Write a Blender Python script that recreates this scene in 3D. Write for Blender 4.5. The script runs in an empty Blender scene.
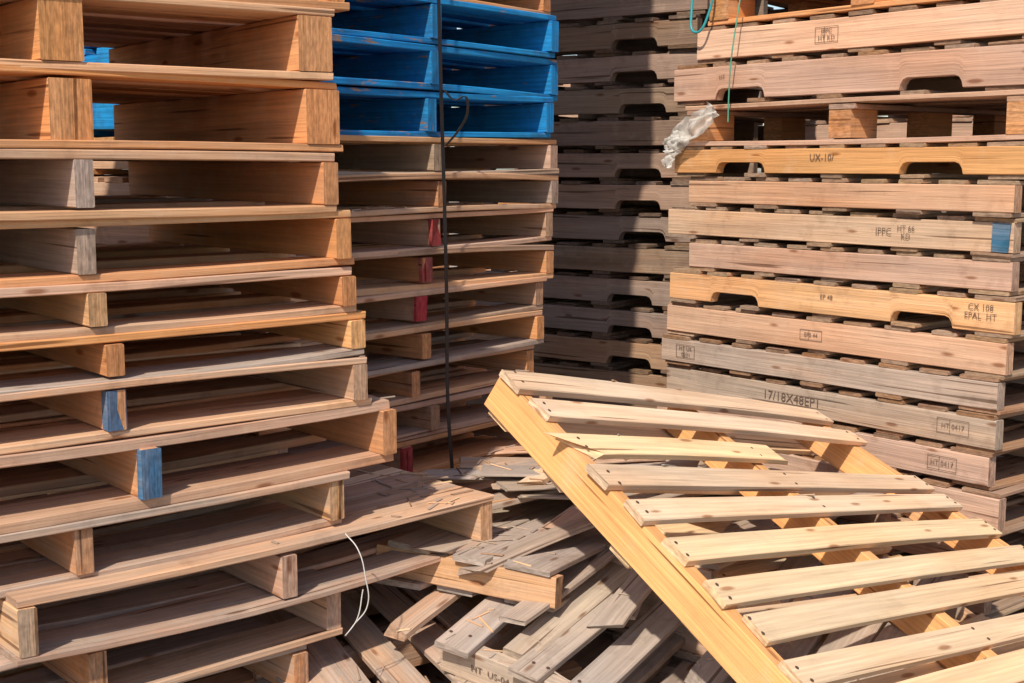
import bpy, bmesh, math, random
from mathutils import Vector, Matrix, noise
random.seed(7)
R = random
scene = bpy.context.scene
H = 1.6

# ------------------------------------------------------------ materials
def wood_material(name, paint=False):
    m = bpy.data.materials.new(name); m.use_nodes = True
    nt = m.node_tree; N = nt.nodes; L = nt.links
    N.clear()
    def n(t, **k):
        x = N.new(t)
        for a, b in k.items(): setattr(x, a, b)
        return x
    out = n('ShaderNodeOutputMaterial'); bs = n('ShaderNodeBsdfPrincipled')
    L.new(bs.outputs[0], out.inputs[0])
    uv = n('ShaderNodeUVMap', uv_map='grain')
    tint = n('ShaderNodeAttribute', attribute_name='tint')
    info = n('ShaderNodeAttribute', attribute_name='info')
    sep = n('ShaderNodeSeparateColor'); L.new(info.outputs['Color'], sep.inputs[0])
    geo = n('ShaderNodeTexCoord')
    def mp(sx, sy):
        q = n('ShaderNodeMapping'); q.inputs['Scale'].default_value = (sx, sy, 1)
        L.new(uv.outputs[0], q.inputs[0]); return q.outputs[0]
    def math_(op, a, b=None, clamp=False):
        q = n('ShaderNodeMath', operation=op); q.use_clamp = clamp
        for i, v in enumerate((a, b)):
            if v is None: continue
            if isinstance(v, (int, float)): q.inputs[i].default_value = v
            else: L.new(v, q.inputs[i])
        return q.outputs[0]
    def rng(v, a, b, c, d):
        q = n('ShaderNodeMapRange'); L.new(v, q.inputs[0])
        for i, x in enumerate((a, b, c, d)): q.inputs[i+1].default_value = x
        return q.outputs[0]
    def noise_(vec, sc, det=4, dist=0., rough=.55, dim='2D'):
        q = n('ShaderNodeTexNoise', noise_dimensions=dim); L.new(vec, q.inputs['Vector'])
        q.inputs['Scale'].default_value = sc; q.inputs['Detail'].default_value = det
        q.inputs['Distortion'].default_value = dist; q.inputs['Roughness'].default_value = rough
        return q.outputs['Fac']
    def mix(f, a, b, bt='MIX'):
        q = n('ShaderNodeMix', data_type='RGBA', blend_type=bt)
        if isinstance(f, (int, float)): q.inputs[0].default_value = f
        else: L.new(f, q.inputs[0])
        for i, v in ((6, a), (7, b)):
            if isinstance(v, tuple): q.inputs[i].default_value = v
            else: L.new(v, q.inputs[i])
        return q.outputs[2]
    def gray(v):
        q = n('ShaderNodeCombineColor')
        for i in range(3): L.new(v, q.inputs[i])
        return q.outputs[0]
    fine = noise_(mp(3.0, 130), 1.0, 3, 0, .65)
    coarse = noise_(mp(1.1, 26), 1.0, 2, .5)
    g = math_('MULTIPLY', rng(fine, .3, .7, .82, 1.1), rng(coarse, .3, .7, .86, 1.09))
    base = mix(1.0, tint.outputs['Color'], gray(g), 'MULTIPLY')
    base = mix(rng(noise_(mp(1.6, 5), 1.0, 1), .42, .72, 0, .55), base, mix(1.0, base, (1.0, .80, .64, 1), 'MULTIPLY'))
    wn = noise_(mp(2.5, 16), 1.0, 4, 0, .7)
    wf = math_('MULTIPLY', rng(wn, .34, .64, .15, 1), sep.outputs[1], True)
    wg = mix(1.0, (.40, .325, .27, 1), gray(math_('MULTIPLY', g, 1.05)), 'MULTIPLY')
    base = mix(wf, base, wg)
    dn = noise_(geo.outputs['Object'], 7, 5, 0, .72, '3D')
    dirt = math_('MULTIPLY', rng(dn, .54, .76, 0, .65), rng(sep.outputs[1], 0, .25, .3, 1))
    base = mix(dirt, base, mix(1.0, base, (.46, .40, .37, 1), 'MULTIPLY'))
    # sun-bleached dusty film
    base = mix(rng(dn, .46, .28, 0, .3), base, (.70, .53, .38, 1))
    # small knots
    v = n('ShaderNodeTexVoronoi', voronoi_dimensions='2D'); L.new(mp(6, 22), v.inputs['Vector']); v.inputs['Scale'].default_value = 1
    sc = n('ShaderNodeSeparateColor'); L.new(v.outputs['Color'], sc.inputs[0])
    kd = math_('ADD', v.outputs['Distance'], math_('MULTIPLY', math_('SUBTRACT', coarse, .5), .15))
    kn = math_('MULTIPLY', rng(kd, .07, .17, 1, 0), math_('GREATER_THAN', sc.outputs[0], .84))
    base = mix(math_('MULTIPLY', kn, .75, True), base, mix(1.0, base, (.40, .22, .13, 1), 'MULTIPLY'))
    cr = noise_(mp(1.3, 60), 1.0, 1)
    crk = rng(cr, .24, .28, .8, 0)
    base = mix(crk, base, mix(1.0, base, (.25, .19, .16, 1), 'MULTIPLY'))
    en_tex = rng(noise_(mp(45, 140), 1.0, 3), .3, .7, .62, 1.0)
    base = mix(sep.outputs[2], base, mix(1.0, base, gray(en_tex), 'MULTIPLY'))
    rough = .85
    if paint:
        pm = noise_(mp(9, 50), 1.0, 4, 0, .7)
        pm2 = noise_(geo.outputs['Object'], 5, 3, dim='3D')
        pv = math_('ADD', pm, math_('MULTIPLY', math_('SUBTRACT', pm2, .5), .6))
        keep = rng(pv, .28, .37, 0, 1)
        pc = mix(rng(pm2, .35, .65, 0, 1), (.012, .19, .50, 1), (.02, .29, .64, 1))
        pc = mix(1.0, pc, gray(rng(fine, .3, .7, .70, 1.14)), 'MULTIPLY')
        pc = mix(rng(dn, .50, .72, 0, .65), pc, (.03, .08, .14, 1))
        base = mix(keep, mix(1.0, base, (.5, .55, .65, 1), 'MULTIPLY'), pc); rough = .65
    L.new(base, bs.inputs['Base Color']); bs.inputs['Roughness'].default_value = rough
    bs.inputs['Specular IOR Level'].default_value = .15
    b = n('ShaderNodeBump'); b.inputs['Strength'].default_value = .6; b.inputs['Distance'].default_value = .003
    L.new(math_('ADD', fine, math_('MULTIPLY', coarse, .6)), b.inputs['Height']); L.new(b.outputs[0], bs.inputs['Normal'])
    return m

WOOD = wood_material('weathered_pine'); BLUE = wood_material('blue_painted_pine', True)

def simple(name, col, rough=.6, spec=.3, nscale=20, var=.25, alpha=1):
    m = bpy.data.materials.new(name); m.use_nodes = True
    nt = m.node_tree; bs = nt.nodes['Principled BSDF']
    tc = nt.nodes.new('ShaderNodeTexCoord'); nz = nt.nodes.new('ShaderNodeTexNoise'); nz.inputs['Scale'].default_value = nscale
    nz.inputs['Detail'].default_value = 3
    nt.links.new(tc.outputs['Object'], nz.inputs['Vector'])
    mx = nt.nodes.new('ShaderNodeMix'); mx.data_type = 'RGBA'
    mx.inputs[6].default_value = tuple(c*(1-var) for c in col)+(1,); mx.inputs[7].default_value = tuple(min(1, c*(1+var)) for c in col)+(1,)
    nt.links.new(nz.outputs['Fac'], mx.inputs[0]); nt.links.new(mx.outputs[2], bs.inputs['Base Color'])
    bs.inputs['Roughness'].default_value = rough; bs.inputs['Specular IOR Level'].default_value = spec
    bs.inputs['Alpha'].default_value = alpha
    return m
NAIL = simple('rusty_nail', (.09, .05, .035), .6, .5, 200)
INK = simple('stencil_ink', (.15, .10, .075), .9, .1, 90, .6)
STRAPM = simple('black_strap', (.012, .014, .018), .45, .4)
WHITEP = simple('white_plastic', (.55, .53, .50), .4, .5, 30, .1)
TEALP = simple('teal_strap', (.03, .30, .33), .4, .5)
GREEN = simple('green_cord', (.10, .36, .25), .5, .4)

# ------------------------------------------------------------ wood pieces
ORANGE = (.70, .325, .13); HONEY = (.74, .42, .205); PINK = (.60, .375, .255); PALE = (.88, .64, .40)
GREYB = (.46, .35, .275); BROWN = (.38, .215, .12); SHADE_WOOD = (.20, .13, .088); RED = (.48, .05, .06); BLU = (.02, .15, .32)
FRESH = (.70, .41, .245)

class Builder:
    def __init__(s):
        s.bm = bmesh.new()
        s.uv = s.bm.loops.layers.uv.new('grain')
        s.tint = s.bm.loops.layers.float_color.new('tint')
        s.info = s.bm.loops.layers.float_color.new('info')
    def board(s, c, ax, ay, az, L, W, T, col, weather=.2, notches=None, bow=0., twist=0., jag=0., mat=0, vary=.17, seg=None, ch=.0022, spring=0.):
        """c centre; ax length dir, ay width dir, az thickness dir."""
        k = 1+R.uniform(-vary, vary*.6); hs = R.uniform(-.06, .06)
        col = (col[0]*k*(1+hs*.4), col[1]*k, col[2]*k*(1-hs*2))
        weather = max(0, min(1, weather+R.uniform(-.2, .2)*(1 if weather > .06 else .2)))
        rnd = R.random(); uo, vo = R.uniform(0, 40), R.uniform(0, 40)
        seg = seg or 7
        st = [i/seg for i in range(seg+1)]
        prof = lambda t: 0.
        if notches:
            pts = []
            for (a, b, d) in notches:
                r = .022/L
                pts += [(a, 0), (a+.004/L, d*.45), (a+r*.6, d*.85), (a+r*1.3, d), (b-r*1.3, d), (b-r*.6, d*.85), (b-.004/L, d*.45), (b, 0)]
            st = sorted(set([0, 1]+[p[0] for p in pts]+[.5, .02, .98]))
            def prof(t, pts=pts):
                for i in range(len(pts)-1):
                    if pts[i][0] <= t <= pts[i+1][0]:
                        f = (t-pts[i][0])/max(1e-9, pts[i+1][0]-pts[i][0])
                        return pts[i][1]*(1-f)+pts[i+1][1]*f
                return 0.
        rings = []; sd = R.uniform(0, 100)
        w2, t2 = W/2, T/2
        sec = [(-w2+ch, -t2), (w2-ch, -t2), (w2, -t2+ch), (w2, t2-ch), (w2-ch, t2), (-w2+ch, t2), (-w2, t2-ch), (-w2, -t2+ch)]
        per = [0]
        for i in range(8):
            a, b = sec[i], sec[(i+1) % 8]; per.append(per[-1]+math.hypot(a[0]-b[0], a[1]-b[1]))
        for t in st:
            x = (t-.5)*L
            b_ = bow*(1-4*(t-.5)**2) + .0018*noise.noise(Vector((t*3, sd, 0)))
            sp = spring*(1-4*(t-.5)**2) + .002*noise.noise(Vector((t*3, sd, 5)))
            tw = twist*(t-.5)
            ring = []
            for i, (yy, zz) in enumerate(sec):
                if notches and yy < 0:      # width dir = up, notch eats the lower edge
                    yy = yy+prof(t)
                xx = x
                if jag and t in (0, 1):
                    f = (-1 if t == 0 else 1)
                    xx += f*jag*noise.noise(Vector((yy*45, zz*30+sd, t*9)))*1.5
                Y = yy*math.cos(tw)-zz*math.sin(tw); Z = yy*math.sin(tw)+zz*math.cos(tw)
                ring.append(s.bm.verts.new(c+ax*xx+ay*(Y+sp)+az*(Z+b_)))
            rings.append(ring)
        def face(vs, uvs, e):
            f = s.bm.faces.new(vs); f.material_index = mat
            for l, q in zip(f.loops, uvs):
                l[s.uv].uv = q; l[s.tint] = (*col, 1); l[s.info] = (rnd, weather, e, 1)
        for j in range(len(st)-1):
            for i in range(8):
                k2 = (i+1) % 8
                u0, u1 = st[j]*L+uo, st[j+1]*L+uo
                face([rings[j][i], rings[j][k2], rings[j+1][k2], rings[j+1][i]],
                     [(u0, per[i]+vo), (u0, per[i+1]+vo), (u1, per[i+1]+vo), (u1, per[i]+vo)], 0.)
        for ring, fl in ((rings[0], True), (rings[-1], False)):
            vs = ring[::-1] if fl else ring
            q = sec[::-1] if fl else sec
            face(vs, [(a+uo, b+vo) for a, b in q], 1.)
    def nail(s, p, n, a, b, r=.0045, mat=1):
        vs = [s.bm.verts.new(p+n*.0012+a*r*math.cos(i*math.pi/4)+b*r*math.sin(i*math.pi/4)) for i in range(8)]
        f = s.bm.faces.new(vs); f.material_index = mat
    def finish(s, name, M, mats=None, deform=None):
        bmesh.ops.recalc_face_normals(s.bm, faces=s.bm.faces)
        if deform:
            for v in s.bm.verts: v.co = deform(v.co)
        me = bpy.data.meshes.new(name)
        s.bm.to_mesh(me); s.bm.free()
        for m in (mats or [WOOD, NAIL, BLUE]): me.materials.append(m)
        o = bpy.data.objects.new(name, me); scene.collection.objects.link(o)
        o.matrix_world = M
        return o

X, Y, Z = Vector((1, 0, 0)), Vector((0, 1, 0)), Vector((0, 0, 1))

def pallet(M, W=1.2, L=1.0, h=.125, kind='stringer', col=PINK, scol=None, weather=.2, nb=7, bw=.09, notch=False, lead=.135,
           bottom=5, missing=(), bottom_missing=(), rough=.004, jag=.003, nails=False, blue=False, bowamp=.007, name='wooden_pallet', st=.038,
           endmark=None, dt=None, short=None, tips=None, inset=0., binset=0., deform=None, sweather=None, bend=0., sag=0., odd=.0):
    """x = along deck boards (W), y = along stringers (L), z up, base at z=0"""
    B = Builder(); scol = scol or col
    dt = dt or R.uniform(.015, .019); mat = 2 if blue else 0
    sweather = weather*.8 if sweather is None else sweather
    if bend or sag:
        def deform(v, f0=deform, W=W, L=L):
            v = f0(v) if f0 else v.copy()
            v.z += bend*((2*v.x/W)**2-.4) + sag*(v.x/W)*(v.y/L)*2
            return v
    def deck(z, n, bw, miss, top):
        ys = [-L/2+lead/2+(L-lead)*i/(n-1) for i in range(n)]
        for i, yy in enumerate(ys):
            if i in miss: continue
            w = lead*R.uniform(.85, 1.02) if i in (0, n-1) else bw*R.uniform(.9, 1.12)
            if i not in (0, n-1): yy += R.uniform(-1, 1)*rough*1.5
            else: yy += R.uniform(-.2, 1)*rough*(1.6 if i == 0 else -1.6) - (0 if i else R.uniform(0, .004))
            ang = R.uniform(-1, 1)*rough*1.6
            ax = Vector((math.cos(ang), math.sin(ang), 0)); ay = Vector((-math.sin(ang), math.cos(ang), 0))
            l = W-2*inset+R.uniform(-1, 1)*rough*2-(0 if top else 2*binset); cx = R.uniform(-1, 1)*rough*1.3
            if short and top and i in short:
                l2 = W*short[i]; cx = -(W-l2)/2; l = l2
            cc_ = col; we_ = weather
            if R.random() < odd: cc_, we_ = R.choice([(GREYB, .8), (PALE, .05), (ORANGE, .1), (BROWN, .5)])
            B.board(Vector((cx, yy, z+R.uniform(-.0008, .0008))), ax, ay, Z, l, w, dt*R.uniform(.9, 1.06), cc_, we_, bow=R.uniform(-.3, 1)*bowamp*(1 if top else -1),
                    twist=R.uniform(-.04, .04), jag=jag*(12 if (short and top and i in short) else 1), mat=mat)
            if nails and top:
                for sx in (-W/2+st/2+.004, 0, W/2-st/2-.004):
                    for q in (-.25, .25):
                        if abs(sx-cx) < l/2: B.nail(Vector((sx+R.uniform(-.006, .006), yy+q*w+R.uniform(-.006, .006), z+dt/2+.001)), Z, X, Y)
    deck(h-dt/2, nb, bw, missing, True)
    if bottom: deck(dt/2, bottom, bw, bottom_missing, False)
    zb = dt if bottom else 0
    if kind == 'stringer':
        sh = h-dt-zb-.001
        nt = [(.145, .145+.22/L*1.0, .036), (.855-.22/L, .855, .036)] if notch else None
        if notch and sh < .075: nt = [(a, b, .028) for a, b, d in nt]
        for i, sx in enumerate((-W/2+st/2+.004, R.uniform(-.02, .02), W/2-st/2-.004)):
            yo = R.uniform(-.005, .005)
            sc_ = scol
            if odd and R.random() < odd: sc_ = R.choice([PINK, GREYB, ORANGE, HONEY])
            B.board(Vector((sx, yo, zb+sh/2)), Y, Z, X, L-.006, sh, st, sc_, sweather, notches=nt, bow=R.uniform(-.003, .003), mat=mat, jag=.001)
            if tips and i in tips:      # brushed paint coat over the end of the stringer
                tc_, tl = tips[i]
                B.board(Vector((sx, -L/2+.003+yo+tl/2-.003, zb+sh/2)), Y, Z, X, tl, sh-.001, st+.005, tc_, .25, seg=2, ch=.001, jag=.006)
    else:
        bt = .016; sh = h-dt-zb-bt-.001
        for sx in (-W/2+.055, 0, W/2-.055):
            B.board(Vector((sx, 0, h-dt-bt/2-.0005)), Y, X, Z, L-.01, .1, bt, col, weather, mat=mat)
            for sy in (-L/2+.075, 0, L/2-.075):
                B.board(Vector((sx+R.uniform(-.01, .01), sy+R.uniform(-.004, .004), zb+sh/2)), Y, X, Z, .14, .085, sh, scol, sweather, seg=2, vary=.2, mat=mat)
    if endmark:
        for (yy, ln, cc) in endmark:
            B.board(Vector((W/2-.004+.001, yy, zb+(h-dt-zb)/2)), Y, Z, X, ln, h-dt-zb-.004, .004, cc, .35, seg=2, ch=.0008, jag=.01)
    return B.finish(name, M, deform=deform)

def frame(center, ang, tiltx=0., tilty=0.):
    return Matrix.Translation(center) @ Matrix.Rotation(ang, 4, 'Z') @ Matrix.Rotation(tiltx, 4, 'X') @ Matrix.Rotation(tilty, 4, 'Y')

def stack(corner, angdeg, specs, mode, z0=0., jit=.012, yaw=.9, default=None):
    """mode 'open': corner is local (+W/2,-L/2). mode 'side': corner is local (+W/2,+L/2). specs from the bottom up."""
    z = z0; objs = []
    a = math.radians(angdeg)
    for sp in specs:
        sp = dict(default or {}, **sp)
        sh = sp.pop('shift', 0) + R.uniform(-jit, jit); dz = sp.pop('out', 0) + R.uniform(-jit, jit)*.7
        yw = sp.pop('yaw', None); tx = sp.pop('tx', 0); ty = sp.pop('ty', 0)
        rot = sp.pop('rot', False)
        W, L, h = sp.get('W', 1.2), sp.get('L', 1.0), sp['h']
        ex = Vector((math.cos(a), math.sin(a), 0)); ey = Vector((-math.sin(a), math.cos(a), 0))
        C = Vector((corner[0], corner[1], 0))
        if mode == 'open':
            c = C - ex*W/2 + ey*L/2 + ex*sh - ey*dz
            sp.setdefault('bend', R.uniform(-.007, .007)); sp.setdefault('sag', R.uniform(-.010, .010))
        else:
            if rot: c = C - ex*L/2 - ey*W/2 + ey*sh + ex*dz
            else: c = C - ex*W/2 - ey*L/2 + ey*sh + ex*dz
            sp.setdefault('sag', R.uniform(-.006, .006))
        aa = a + (math.radians(90) if rot else 0) + math.radians(yw if yw is not None else R.uniform(-yaw, yaw))
        c.z = z+.0008
        objs.append(pallet(frame(c, aa, tx, ty), **sp)); z += h+.0012
    return objs

# ------------------------------------------------------------ left stack (open ends towards the viewer)
base = [dict(h=.128, col=R.choice([ORANGE, HONEY, GREYB]), weather=.4, shift=R.uniform(-.03, .05)) for _ in range(3)]
left = base + [
 dict(h=.126, col=GREYB, scol=ORANGE, weather=.6, shift=-.10, odd=.2),
 dict(h=.126, col=PINK, scol=ORANGE, weather=.7, shift=-.02, odd=.25),
 dict(h=.128, col=PINK, scol=PINK, weather=.7, shift=.42, L=.62, out=.05, bend=.018, bw=.1, odd=.25),
 dict(h=.128, col=PINK, scol=HONEY, weather=.7, shift=.0, lead=.15, bend=.010, odd=.25),
 dict(h=.150, col=FRESH, scol=ORANGE, weather=.35, shift=.15, tips={1: (BLU, .02)}, lead=.16, dt=.022, odd=.2),
 dict(h=.114, col=FRESH, scol=ORANGE, weather=.45, shift=.07, tips={1: (BLU, .03)}, lead=.15, odd=.25),
 dict(h=.098, col=ORANGE, scol=ORANGE, weather=.25, shift=.09, odd=.25),
 dict(h=.104, col=FRESH, scol=ORANGE, weather=.25, shift=.06, odd=.2),
 dict(h=.127, col=HONEY, scol=ORANGE, weather=.25, shift=.035, odd=.2),
 dict(h=.131, col=FRESH, scol=ORANGE, weather=.25, shift=.0, odd=.1),
 dict(h=.150, st=.085, col=ORANGE, scol=ORANGE, weather=.12, shift=.01, lead=.12),
 dict(h=.150, st=.085, col=FRESH, scol=ORANGE, weather=.15, shift=.0, lead=.12),
 dict(h=.145, col=ORANGE, scol=ORANGE, weather=.1, shift=.03),
 dict(h=.135, col=ORANGE, weather=.15, shift=.02)]
stack((-.39, 2.92), 41, left, 'open', default=dict(nb=7, bottom=4, rough=.006), yaw=1.5)

# ------------------------------------------------------------ middle stack with blue pallets
mid = [dict(h=.111, col=R.choice([HONEY, PINK, FRESH]), scol=R.choice([PINK, ORANGE]), weather=R.uniform(.2, .5), odd=.2,
            shift=R.choice([-.08, -.03, 0, .03, -.12]) if i < 12 else 0, tips=({1: (RED, .012)} if i in (4, 5, 6, 10, 11, 12) else None)) for i in range(15)]
mid += [dict(h=.133, blue=True, lead=.12, name='blue_pallet', col=HONEY) for _ in range(3)]
mid += [dict(h=.13, col=ORANGE, weather=.3, shift=-.02), dict(h=.13, col=PINK, weather=.3)]
mid += [dict(h=.135, col=R.choice([ORANGE, PINK]), W=1.4, shift=.2, nb=6, bottom=3) for _ in range(8)]  # unseen extra-wide pallets, added on top to cast shade on the stack behind
stack((.152, 4.36), 51, mid, 'open', default=dict(nb=7, bottom=4, rough=.006), yaw=1.5)

# ------------------------------------------------------------ right stack (notched stringer sides towards the viewer)
rd = dict(W=1.0, L=1.36, nb=9, bottom=5, st=.04, inset=.010, dt=.013)
right = [dict(h=.127, scol=PINK, weather=.5) for _ in range(5)] + [
 dict(h=.115, scol=PINK, weather=.45, shift=-.03),
 dict(h=.115, scol=GREYB, weather=.6, shift=-.01),
 dict(h=.108, scol=GREYB, weather=.7, shift=.0),
 dict(h=.120, scol=PINK, weather=.3, shift=.01),
 dict(h=.120, scol=HONEY, weather=.2, shift=.02, notch=True),
 dict(h=.112, scol=PINK, weather=.25, shift=.0, L=1.26),
 dict(h=.115, scol=(.56, .39, .29), weather=.4, shift=.01, endmark=[(.635, .055, BLU)]),
 dict(h=.105, scol=FRESH, weather=.12, shift=.03, L=1.28),
 dict(h=.108, scol=(.74, .40, .18), weather=.12, shift=.05, notch=True),
 dict(h=.142, kind='block', rot=True, W=1.34, L=1.0, col=PINK, scol=ORANGE, weather=.2, shift=.08, inset=0, dt=.017),
 dict(h=.140, scol=PINK, weather=.2, shift=.04, notch=True),
 dict(h=.125, scol=(.70, .44, .29), weather=.15, shift=.12),
 dict(h=.145, kind='block', rot=True, W=1.27, L=1.0, col=ORANGE, scol=ORANGE, weather=.1, shift=.1, inset=0, dt=.017),
 dict(h=.13, scol=ORANGE, weather=.2, shift=.1)]
for i, s_ in enumerate(right):
    s_.setdefault('col', R.choice([BROWN, (.42, .28, .18)]))
    if i < 14 or i in (15, 16): s_['sweather'] = s_['weather']; s_['weather'] = .25
ro = stack((1.42, 3.73), -141, right, 'side', default=rd, yaw=.9)

def stencil(parent, txt, y, z, size, W=1.0):
    cu = bpy.data.curves.new('stencil_mark', 'FONT'); cu.body = txt; cu.size = size; cu.align_x = 'CENTER'; cu.align_y = 'CENTER'
    cu.materials.append(INK); cu.resolution_u = 2
    o = bpy.data.objects.new('stencil_mark', cu); scene.collection.objects.link(o)
    o.parent = parent
    o.matrix_local = Matrix.Translation((W/2-.004+.0046, y, z)) @ Matrix(((0, 0, 1, 0), (1, 0, 0, 0), (0, 1, 0, 0), (0, 0, 0, 1)))
def stampbox(parent, y, z, w, h_, W=1.0):
    bm = bmesh.new(); x = W/2-.004+.0044; t = .0018
    def q(a, b, c, d):
        bm.faces.new([bm.verts.new((x, a, b)), bm.verts.new((x, c, b)), bm.verts.new((x, c, d)), bm.verts.new((x, a, d))])
    q(y-w/2, z-h_/2, y+w/2, z-h_/2+t); q(y-w/2, z+h_/2-t, y+w/2, z+h_/2)
    q(y-w/2, z-h_/2+t, y-w/2+t, z+h_/2-t); q(y+w/2-t, z-h_/2+t, y+w/2, z+h_/2-t); q(y-w*.1, z-h_/2+t, y-w*.1+t, z+h_/2-t)
    me = bpy.data.meshes.new('stamp_frame'); bm.to_mesh(me); bm.free(); me.materials.append(INK)
    o = bpy.data.objects.new('stamp_frame', me); scene.collection.objects.link(o); o.parent = parent
stencil(ro[6], '17/18X48EP1', -.08, .06, .045)
stencil(ro[6], 'HT 0417', .54, .062, .022); stampbox(ro[6], .54, .062, .11, .046)
stencil(ro[9], 'CX 108\nEPAL  HT', .57, .07, .026)
stencil(ro[9], 'EP 48', .02, .07, .022)
stencil(ro[13], 'UX-10/', -.03, .065, .032)
stencil(ro[11], 'HT 66\nKD', .32, .058, .024); stencil(ro[11], 'IPPC', .24, .058, .03)
stencil(ro[8], 'EPS 44', -.02, .06, .02); stampbox(ro[8], -.02, .06, .09, .036)
stencil(ro[7], 'HT US\n 0231', -.56, .055, .022); stampbox(ro[7], -.56, .055, .09, .048)
stencil(ro[16], 'IPPC\nHT KD', -.12, .062, .022); stampbox(ro[16], -.12, .062, .09, .05)
stencil(ro[15], 'HT', -.45, .09, .02)
stencil(ro[5], 'HT 0417', .52, .06, .022); stampbox(ro[5], .52, .06, .1, .044)

# ------------------------------------------------------------ stack behind, its shade painted in as darker wood
dk = [dict(h=.127, W=1.0, L=1.22, col=SHADE_WOOD, scol=R.choice([(.36, .235, .16), (.24, .16, .11), (.28, .19, .135), (.31, .225, .17)]), weather=.12, notch=(i % 4 != 1), shift=R.uniform(-.02, .03), inset=.006, dt=.014) for i in range(20)]
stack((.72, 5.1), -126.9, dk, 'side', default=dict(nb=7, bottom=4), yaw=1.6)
# further stacks of the yard
for (cx, cy, an, n_) in ((-.9, 6.3, -120, 18), (1.95, 5.6, -139, 17), (-1.75, 2.35, 41, 15), (-1.2, 4.75, 48, 19), (2.75, 4.1, -141, 14), (.6, 7.1, -125, 16)):
    ss = [dict(h=.128, W=1.1, L=1.1, col=R.choice([BROWN, PINK, ORANGE]), weather=.4, notch=(i % 2 == 0), nb=6, bottom=3) for i in range(n_)]
    stack((cx, cy), an, ss, 'side' if an < 0 else 'open', yaw=1.5)

# ------------------------------------------------------------ heap
GR = (.46, .385, .32)
hp = [dict(h=.13, W=1.0, L=.95, col=GREYB, scol=PINK, weather=.8, shift=R.uniform(-.04, .04)) for _ in range(5)]
hp[-1].update(nb=9, bw=.1, h=.12, weather=.95, rough=.012, short={2: .8, 4: .7, 5: .86}, jag=.006)
c = Vector((.46, 3.72, 0)); a = math.radians(51); ex = Vector((math.cos(a), math.sin(a), 0)); ey = Vector((-ex.y, ex.x, 0))
cor = c+ex*.5-ey*.475
stack((cor.x, cor.y), 51, hp, 'open', yaw=2.5)

# big sun-lit tilted pallet (racked: one corner twisted up)
d1 = Vector((.70, .695, -.205)).normalized(); d2 = Vector((.54, -.699, -.469)); d2 = (d2-d1*d2.dot(d1)).normalized()
yy = -d2; zz = d1.cross(yy)
P0 = Vector((-.022, 3.063, 1.122)); W_, L_, h_ = 1.42, 1.30, .125
cc = P0+d1*W_/2+d2*L_/2-zz*h_
MB = Matrix((d1, yy, zz)).transposed().to_4x4()
def rack(v, W_=W_, L_=L_): return Vector((v.x, v.y, v.z+.085*(v.x+W_/2)*(L_/2-v.y)))
pallet(Matrix.Translation(cc) @ MB, W=W_, L=L_, h=h_, col=PALE, scol=(.74, .40, .18), weather=.0, sweather=.0, nb=11, bw=.074, lead=.08, bottom=6, nails=True, rough=.009, jag=.006, bowamp=.010,
       short={8: .60}, st=.042, deform=rack, odd=.0, inset=.004, binset=.016)
pallet(Matrix.Translation(cc-zz*.20+d1*.26+d2*.14) @ MB @ Matrix.Rotation(.12, 4, 'Z') @ Matrix.Rotation(.03, 4, 'Y'),
       W=1.0, L=1.1, h=.12, col=PALE, scol=HONEY, weather=.5, nb=8, bottom=4, rough=.014, nails=True, deform=rack, odd=.3, binset=.02)

# grey pallet at the bottom of the picture
e1 = Vector((.85, -.53, -.14)).normalized(); up = Vector((.06, -.22, 1))
zz = (up-e1*up.dot(e1)).normalized(); xx = e1.cross(zz)
A = Vector((-.17, 2.88, .535)); W_, L_, h_ = 1.0, .95, .12
cc = A - xx*W_/2 + e1*L_/2 - zz*h_
Mg = Matrix.Translation(cc) @ Matrix((xx, e1, zz)).transposed().to_4x4()
g1 = pallet(Mg, W=W_, L=L_, h=h_, col=GR, scol=(.54, .41, .31), weather=.85, nb=8, bw=.085, lead=.10, bottom=4, rough=.026, jag=.008, nails=True, missing=(), bowamp=.014, short={4: .8})
stencil(g1, 'HT  US-04', -.33, .06, .024)
pallet(Matrix.Translation(cc-Vector((.02, 0, .17))) @ Matrix.Rotation(math.radians(-118), 4, 'Z'), W=1.0, L=.9, h=.125, col=GREYB, weather=.8, nb=7, bottom=4, rough=.01)
for zq, an in ((.01, -125), (.14, -121)):
    pallet(Matrix.Translation(Vector((cc.x+.05, cc.y, zq))) @ Matrix.Rotation(math.radians(an), 4, 'Z'), W=1.0, L=1.0, h=.125, col=BROWN, weather=.6, nb=7, bottom=4)
pallet(frame(Vector((1.25, 2.95, .01)), math.radians(-138)), W=1.0, L=1.2, h=.125, col=HONEY, weather=.5, nb=7, bottom=4)
# small broken pallets between the left stack and the heap
pallet(frame(Vector((-.30, 3.12, .33)), math.radians(-62), .06, .10), W=.7, L=.7, h=.12, col=PINK, scol=ORANGE, weather=.7, nb=6, bottom=3, rough=.018, odd=.3)
pallet(frame(Vector((-.28, 3.1, .01)), math.radians(-50)), W=.7, L=.7, h=.12, col=GREYB, weather=.6, nb=6, bottom=3)
pallet(frame(Vector((-.28, 3.12, .15)), math.radians(-56)), W=.7, L=.7, h=.12, col=GREYB, weather=.6, nb=6, bottom=3)
pallet(frame(Vector((.02, 3.30, .55)), math.radians(63), .03, .06), W=.62, L=.5, h=.105, col=GR, scol=HONEY, weather=.9, sweather=.4, nb=5, bottom=3, rough=.02, jag=.01, short={3: .7})

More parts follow.
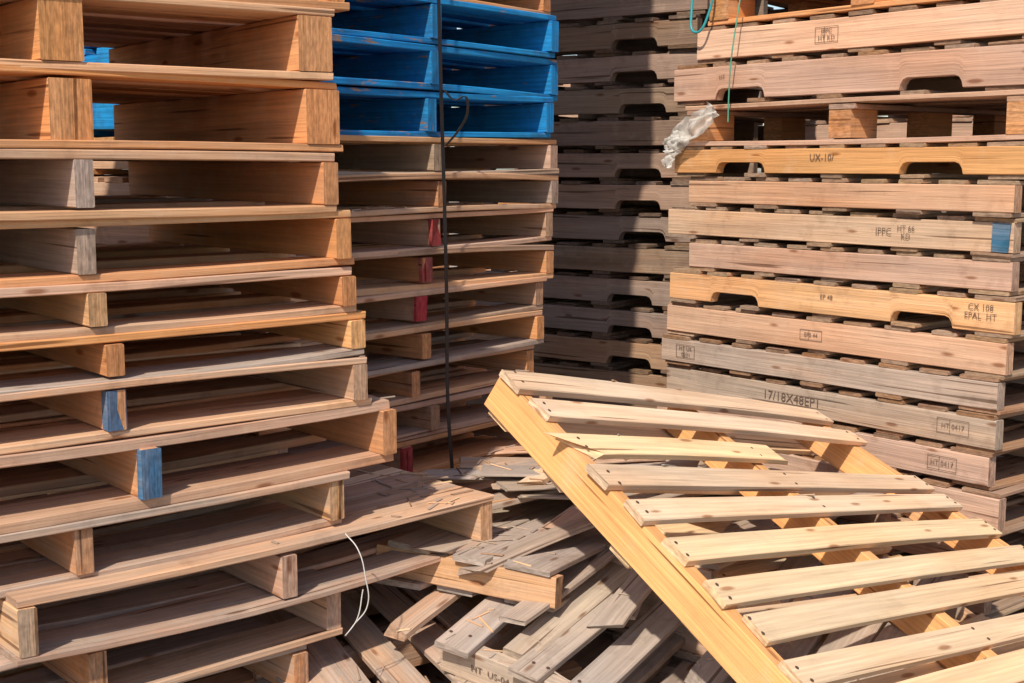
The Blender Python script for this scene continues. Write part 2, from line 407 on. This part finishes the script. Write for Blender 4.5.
# loose broken boards
def loose(p, q, w=.085, t=.016, col=GREYB, we=.7, roll=0.):
    p, q = Vector(p), Vector(q); ax = (q-p).normalized(); L_ = (q-p).length
    az = (Z-ax*Z.dot(ax)).normalized(); ay = az.cross(ax)
    az2 = az*math.cos(roll)+ay*math.sin(roll); ay2 = az2.cross(ax)
    B = Builder(); B.board(Vector(), X, Y, Z, L_, w, t, col, we, jag=.035, bow=R.uniform(-.012, .012), twist=R.uniform(-.12, .12), seg=9, ch=min(.002, t*.3))
    B.finish('broken_board', Matrix.Translation((p+q)/2) @ Matrix((ax, ay2, az2)).transposed().to_4x4())
loose((-.12, 3.35, .70), (.35, 3.62, .74)); loose((-.05, 3.5, .73), (.45, 3.5, .70), col=PINK, we=.8)
loose((-.2, 3.62, .72), (.35, 3.85, .74), w=.1); loose((.1, 3.2, .68), (.42, 3.75, .76), w=.07, col=PINK)
loose((-.1, 3.0, .64), (.3, 3.28, .72), w=.09, col=GREYB, roll=.2); loose((-.28, 2.95, .5), (-.02, 3.25, .62), w=.07, col=PINK, we=.8)
loose((.05, 3.42, .75), (.3, 3.86, .77), w=.06, col=PALE, we=.3)
for i in range(24):     # flat broken slabs fanned over the heap
    u, v = R.uniform(0, 1), R.uniform(0, 1)
    ctr = Vector((-.14, 3.62, 0))+Vector((.52, -.36, 0))*u+Vector((.36, .34, 0))*v
    an = math.radians(R.gauss(8, 18)); l = R.uniform(.25, .55); dd = Vector((math.cos(an), math.sin(an), R.uniform(-.07, .05)))
    ctr.z = .708+.0024*i
    loose(ctr-dd*l/2, ctr+dd*l/2, w=R.uniform(.06, .13), t=R.uniform(.005, .011), col=R.choice([GR, GREYB, (.54, .45, .37), PINK]), we=R.choice([.9, .9, .6]), roll=R.uniform(-.08, .08))
for i in range(4):      # boards lying among the pallets at the bottom
    ctr = Vector((R.uniform(.0, .5), R.uniform(2.78, 3.15), 0)); ctr.z = .55+.18*(ctr.y-2.8)+.01*i
    an = math.radians(R.uniform(40, 75)); l = R.uniform(.35, .6); dd = Vector((math.cos(an), math.sin(an), .16))
    loose(ctr-dd*l/2, ctr+dd*l/2, w=R.uniform(.05, .09), t=.013, col=R.choice([GR, GREYB, PINK]), we=.9, roll=R.uniform(-.08, .08))

# wood splinters lying on whatever surface is below them
bpy.context.view_layer.update(); dg = bpy.context.evaluated_depsgraph_get()
B = Builder()
for i in range(420):
    if i < 300: x0, y0 = R.uniform(-.4, .75), R.uniform(2.7, 3.9)
    else: x0, y0 = R.uniform(-.6, 1.6), R.uniform(2.2, 3.9)
    ok, loc, nrm, *_ = scene.ray_cast(dg, Vector((x0, y0, 1.5)), Vector((0, 0, -1)))
    if not ok or nrm.z < .93: continue
    an = R.uniform(0, math.pi); t = Vector((math.cos(an), math.sin(an), 0)); t = (t-nrm*t.dot(nrm)).normalized(); s2 = nrm.cross(t)
    B.board(loc+nrm*.002, t, s2, nrm, R.uniform(.012, .08), R.uniform(.002, .009), R.uniform(.0015, .0035), R.choice([PALE, GREYB, HONEY, GR, BROWN]), .5, seg=1, ch=.0006, jag=.01, twist=R.uniform(-.4, .4))
B.finish('wood_splinters', Matrix.Identity(4))

# ------------------------------------------------------------ straps, cords, film
def ribbon(name, pts, width, wdir, mat, th=.001):
    bm = bmesh.new(); prev = None; wd = Vector(wdir).normalized()
    P = [Vector(p) for p in pts]; S = []
    for i in range(len(P)-1):
        p0, p1, p2, p3 = P[max(i-1, 0)], P[i], P[i+1], P[min(i+2, len(P)-1)]
        for k in range(8):
            t = k/8
            S.append(.5*((2*p1)+(p2-p0)*t+(2*p0-5*p1+4*p2-p3)*t*t+(3*p1-p0-3*p2+p3)*t**3))
    S.append(P[-1])
    for s_ in S:
        v = (bm.verts.new(s_-wd*width/2), bm.verts.new(s_+wd*width/2))
        if prev: bm.faces.new((prev[0], prev[1], v[1], v[0]))
        prev = v
    me = bpy.data.meshes.new(name); bm.to_mesh(me); bm.free(); me.materials.append(mat)
    o = bpy.data.objects.new(name, me); scene.collection.objects.link(o)
    md = o.modifiers.new('thick', 'SOLIDIFY'); md.thickness = th
    return o
def cord(name, pts, r, mat):
    cu = bpy.data.curves.new(name, 'CURVE'); cu.dimensions = '3D'; cu.bevel_depth = r; cu.bevel_resolution = 2
    sp = cu.splines.new('BEZIER'); sp.bezier_points.add(len(pts)-1)
    for b, p in zip(sp.bezier_points, pts):
        b.co = p; b.handle_left_type = b.handle_right_type = 'AUTO'
    cu.materials.append(mat); o = bpy.data.objects.new(name, cu); scene.collection.objects.link(o)
fx = Vector((.63, .777, 0)); fn = Vector((.777, -.63, 0)); F0 = Vector((.152, 4.36, 0))
def mf(s_, o_, z): return F0-fx*s_+fn*o_+Z*z
ribbon('strapping_band', [mf(.625, .02, 2.45), mf(.617, .03, 2.1), mf(.608, .03, 1.8), mf(.603, .035, 1.5), mf(.590, .03, 1.2), mf(.594, .035, .9), mf(.59, .05, .66)], .015, fx, STRAPM)
ribbon('strapping_band', [mf(.60, .035, 1.82), mf(.585, .06, 1.79), mf(.555, .08, 1.80), mf(.545, .075, 1.75), mf(.57, .06, 1.70), mf(.60, .04, 1.66)], .012, fx, STRAPM)
cord('plastic_strap', [(-.375, 2.84, .78), (-.345, 2.82, .75), (-.328, 2.81, .69), (-.325, 2.81, .62), (-.355, 2.80, .58), (-.372, 2.79, .56), (-.345, 2.78, .60), (-.33, 2.78, .67)], .0014, WHITEP)
rf = Vector((.63, -.777, 0)); rn = Vector((-.777, -.63, 0)); R0 = Vector((1.42, 3.73, 0))
def rr(s_, o_, z): return R0-rf*s_+rn*o_+Z*z   # s_ metres from the right end
cord('green_cord', [rr(.98, .02, 2.3), rr(1.0, .04, 2.1), rr(1.02, .045, 1.95), rr(1.04, .03, 1.83), rr(1.05, .02, 1.75)], .0024, GREEN)
cord('teal_strap', [rr(1.20, .01, 2.3), rr(1.22, .03, 2.14), rr(1.19, .04, 2.06), rr(1.14, .03, 2.12), rr(1.13, .02, 2.3)], .0045, TEALP)
FILM = simple('stretch_film', (.68, .65, .6), .25, .6, 30, .08, .7)
def film(name, c, axu, axv, su, sv, seed):
    bm = bmesh.new(); n_ = 18; g = []
    for i in range(n_+1):
        row = []
        for j in range(n_+1):
            u, v = i/n_-.5, j/n_-.5
            k = noise.noise(Vector((u*5+seed, v*5, 0)))*.5+noise.noise(Vector((u*11, v*11+seed, 3)))*.25
            wv = 1-.7*abs(u)
            p = c+axu*(u*su)+axv*(v*sv*wv+k*.03)+axu.cross(axv)*(k*.06)
            row.append(bm.verts.new(p))
        g.append(row)
    for i in range(n_):
        for j in range(n_):
            bm.faces.new((g[i][j], g[i+1][j], g[i+1][j+1], g[i][j+1]))
    me = bpy.data.meshes.new(name); bm.to_mesh(me); bm.free(); me.materials.append(FILM)
    for p in me.polygons: p.use_smooth = True
    o = bpy.data.objects.new(name, me); scene.collection.objects.link(o)
film('plastic_wrap', rr(1.20, .05, 1.725), (rf*.85+Z*.5).normalized(), (Z*.85-rf*.5).normalized(), .26, .08, 2.)
film('plastic_wrap', rr(1.28, .05, 1.66), (rf*.4+Z*.9).normalized(), (Z*.4-rf*.9).normalized(), .14, .04, 5.)

# ------------------------------------------------------------ ground
gm = bpy.data.materials.new('dusty_ground'); gm.use_nodes = True; nt = gm.node_tree; bs = nt.nodes['Principled BSDF']
tc = nt.nodes.new('ShaderNodeTexCoord'); n1 = nt.nodes.new('ShaderNodeTexNoise'); n1.inputs['Scale'].default_value = 1.3; n1.inputs['Detail'].default_value = 8
n1.inputs['Roughness'].default_value = .7
cr = nt.nodes.new('ShaderNodeValToRGB'); cr.color_ramp.elements[0].color = (.18, .14, .105, 1); cr.color_ramp.elements[1].color = (.40, .33, .26, 1)
cr.color_ramp.elements[0].position = .35; cr.color_ramp.elements[1].position = .7
nt.links.new(tc.outputs['Object'], n1.inputs[0]); nt.links.new(n1.outputs['Fac'], cr.inputs[0]); nt.links.new(cr.outputs[0], bs.inputs['Base Color'])
bs.inputs['Roughness'].default_value = .95
n2 = nt.nodes.new('ShaderNodeTexNoise'); n2.inputs['Scale'].default_value = 60; n2.inputs['Detail'].default_value = 3; nt.links.new(tc.outputs['Object'], n2.inputs[0])
bp = nt.nodes.new('ShaderNodeBump'); bp.inputs['Distance'].default_value = .01; nt.links.new(n2.outputs['Fac'], bp.inputs['Height']); nt.links.new(bp.outputs[0], bs.inputs['Normal'])
me = bpy.data.meshes.new('ground'); S = 400
me.from_pydata([(-S, -S, 0), (S, -S, 0), (S, S, 0), (-S, S, 0)], [], [(0, 1, 2, 3)]); me.materials.append(gm)
scene.collection.objects.link(bpy.data.objects.new('ground', me))

# ------------------------------------------------------------ light
sv = Vector((-.36, -.93, 0)).normalized(); el = math.radians(46)
sd = Vector((sv.x*math.cos(el), sv.y*math.cos(el), math.sin(el)))
sl = bpy.data.lights.new('sun', 'SUN'); sl.energy = 4.8; sl.angle = math.radians(1.4); sl.color = (1, .91, .78)
so = bpy.data.objects.new('sun', sl); scene.collection.objects.link(so); so.rotation_euler = sd.to_track_quat('Z', 'Y').to_euler()
w = bpy.data.worlds.new('World'); scene.world = w; w.use_nodes = True
bg = w.node_tree.nodes['Background']; sk = w.node_tree.nodes.new('ShaderNodeTexSky'); sk.sky_type = 'NISHITA'; sk.sun_disc = False
sk.sun_elevation = el; sk.sun_rotation = math.atan2(sd.x, sd.y)
w.node_tree.links.new(sk.outputs[0], bg.inputs[0]); bg.inputs[1].default_value = .15

# ------------------------------------------------------------ camera
cd = bpy.data.cameras.new('camera'); cd.lens = 45.7; cd.sensor_width = 36; cd.clip_end = 2000
co = bpy.data.objects.new('camera', cd); scene.collection.objects.link(co); co.location = (0, 0, H)
co.rotation_euler = (math.radians(90-7.7), 0, 0)
scene.camera = co
scene.view_settings.view_transform = 'Standard'; scene.view_settings.look = 'None'; scene.view_settings.exposure = 0
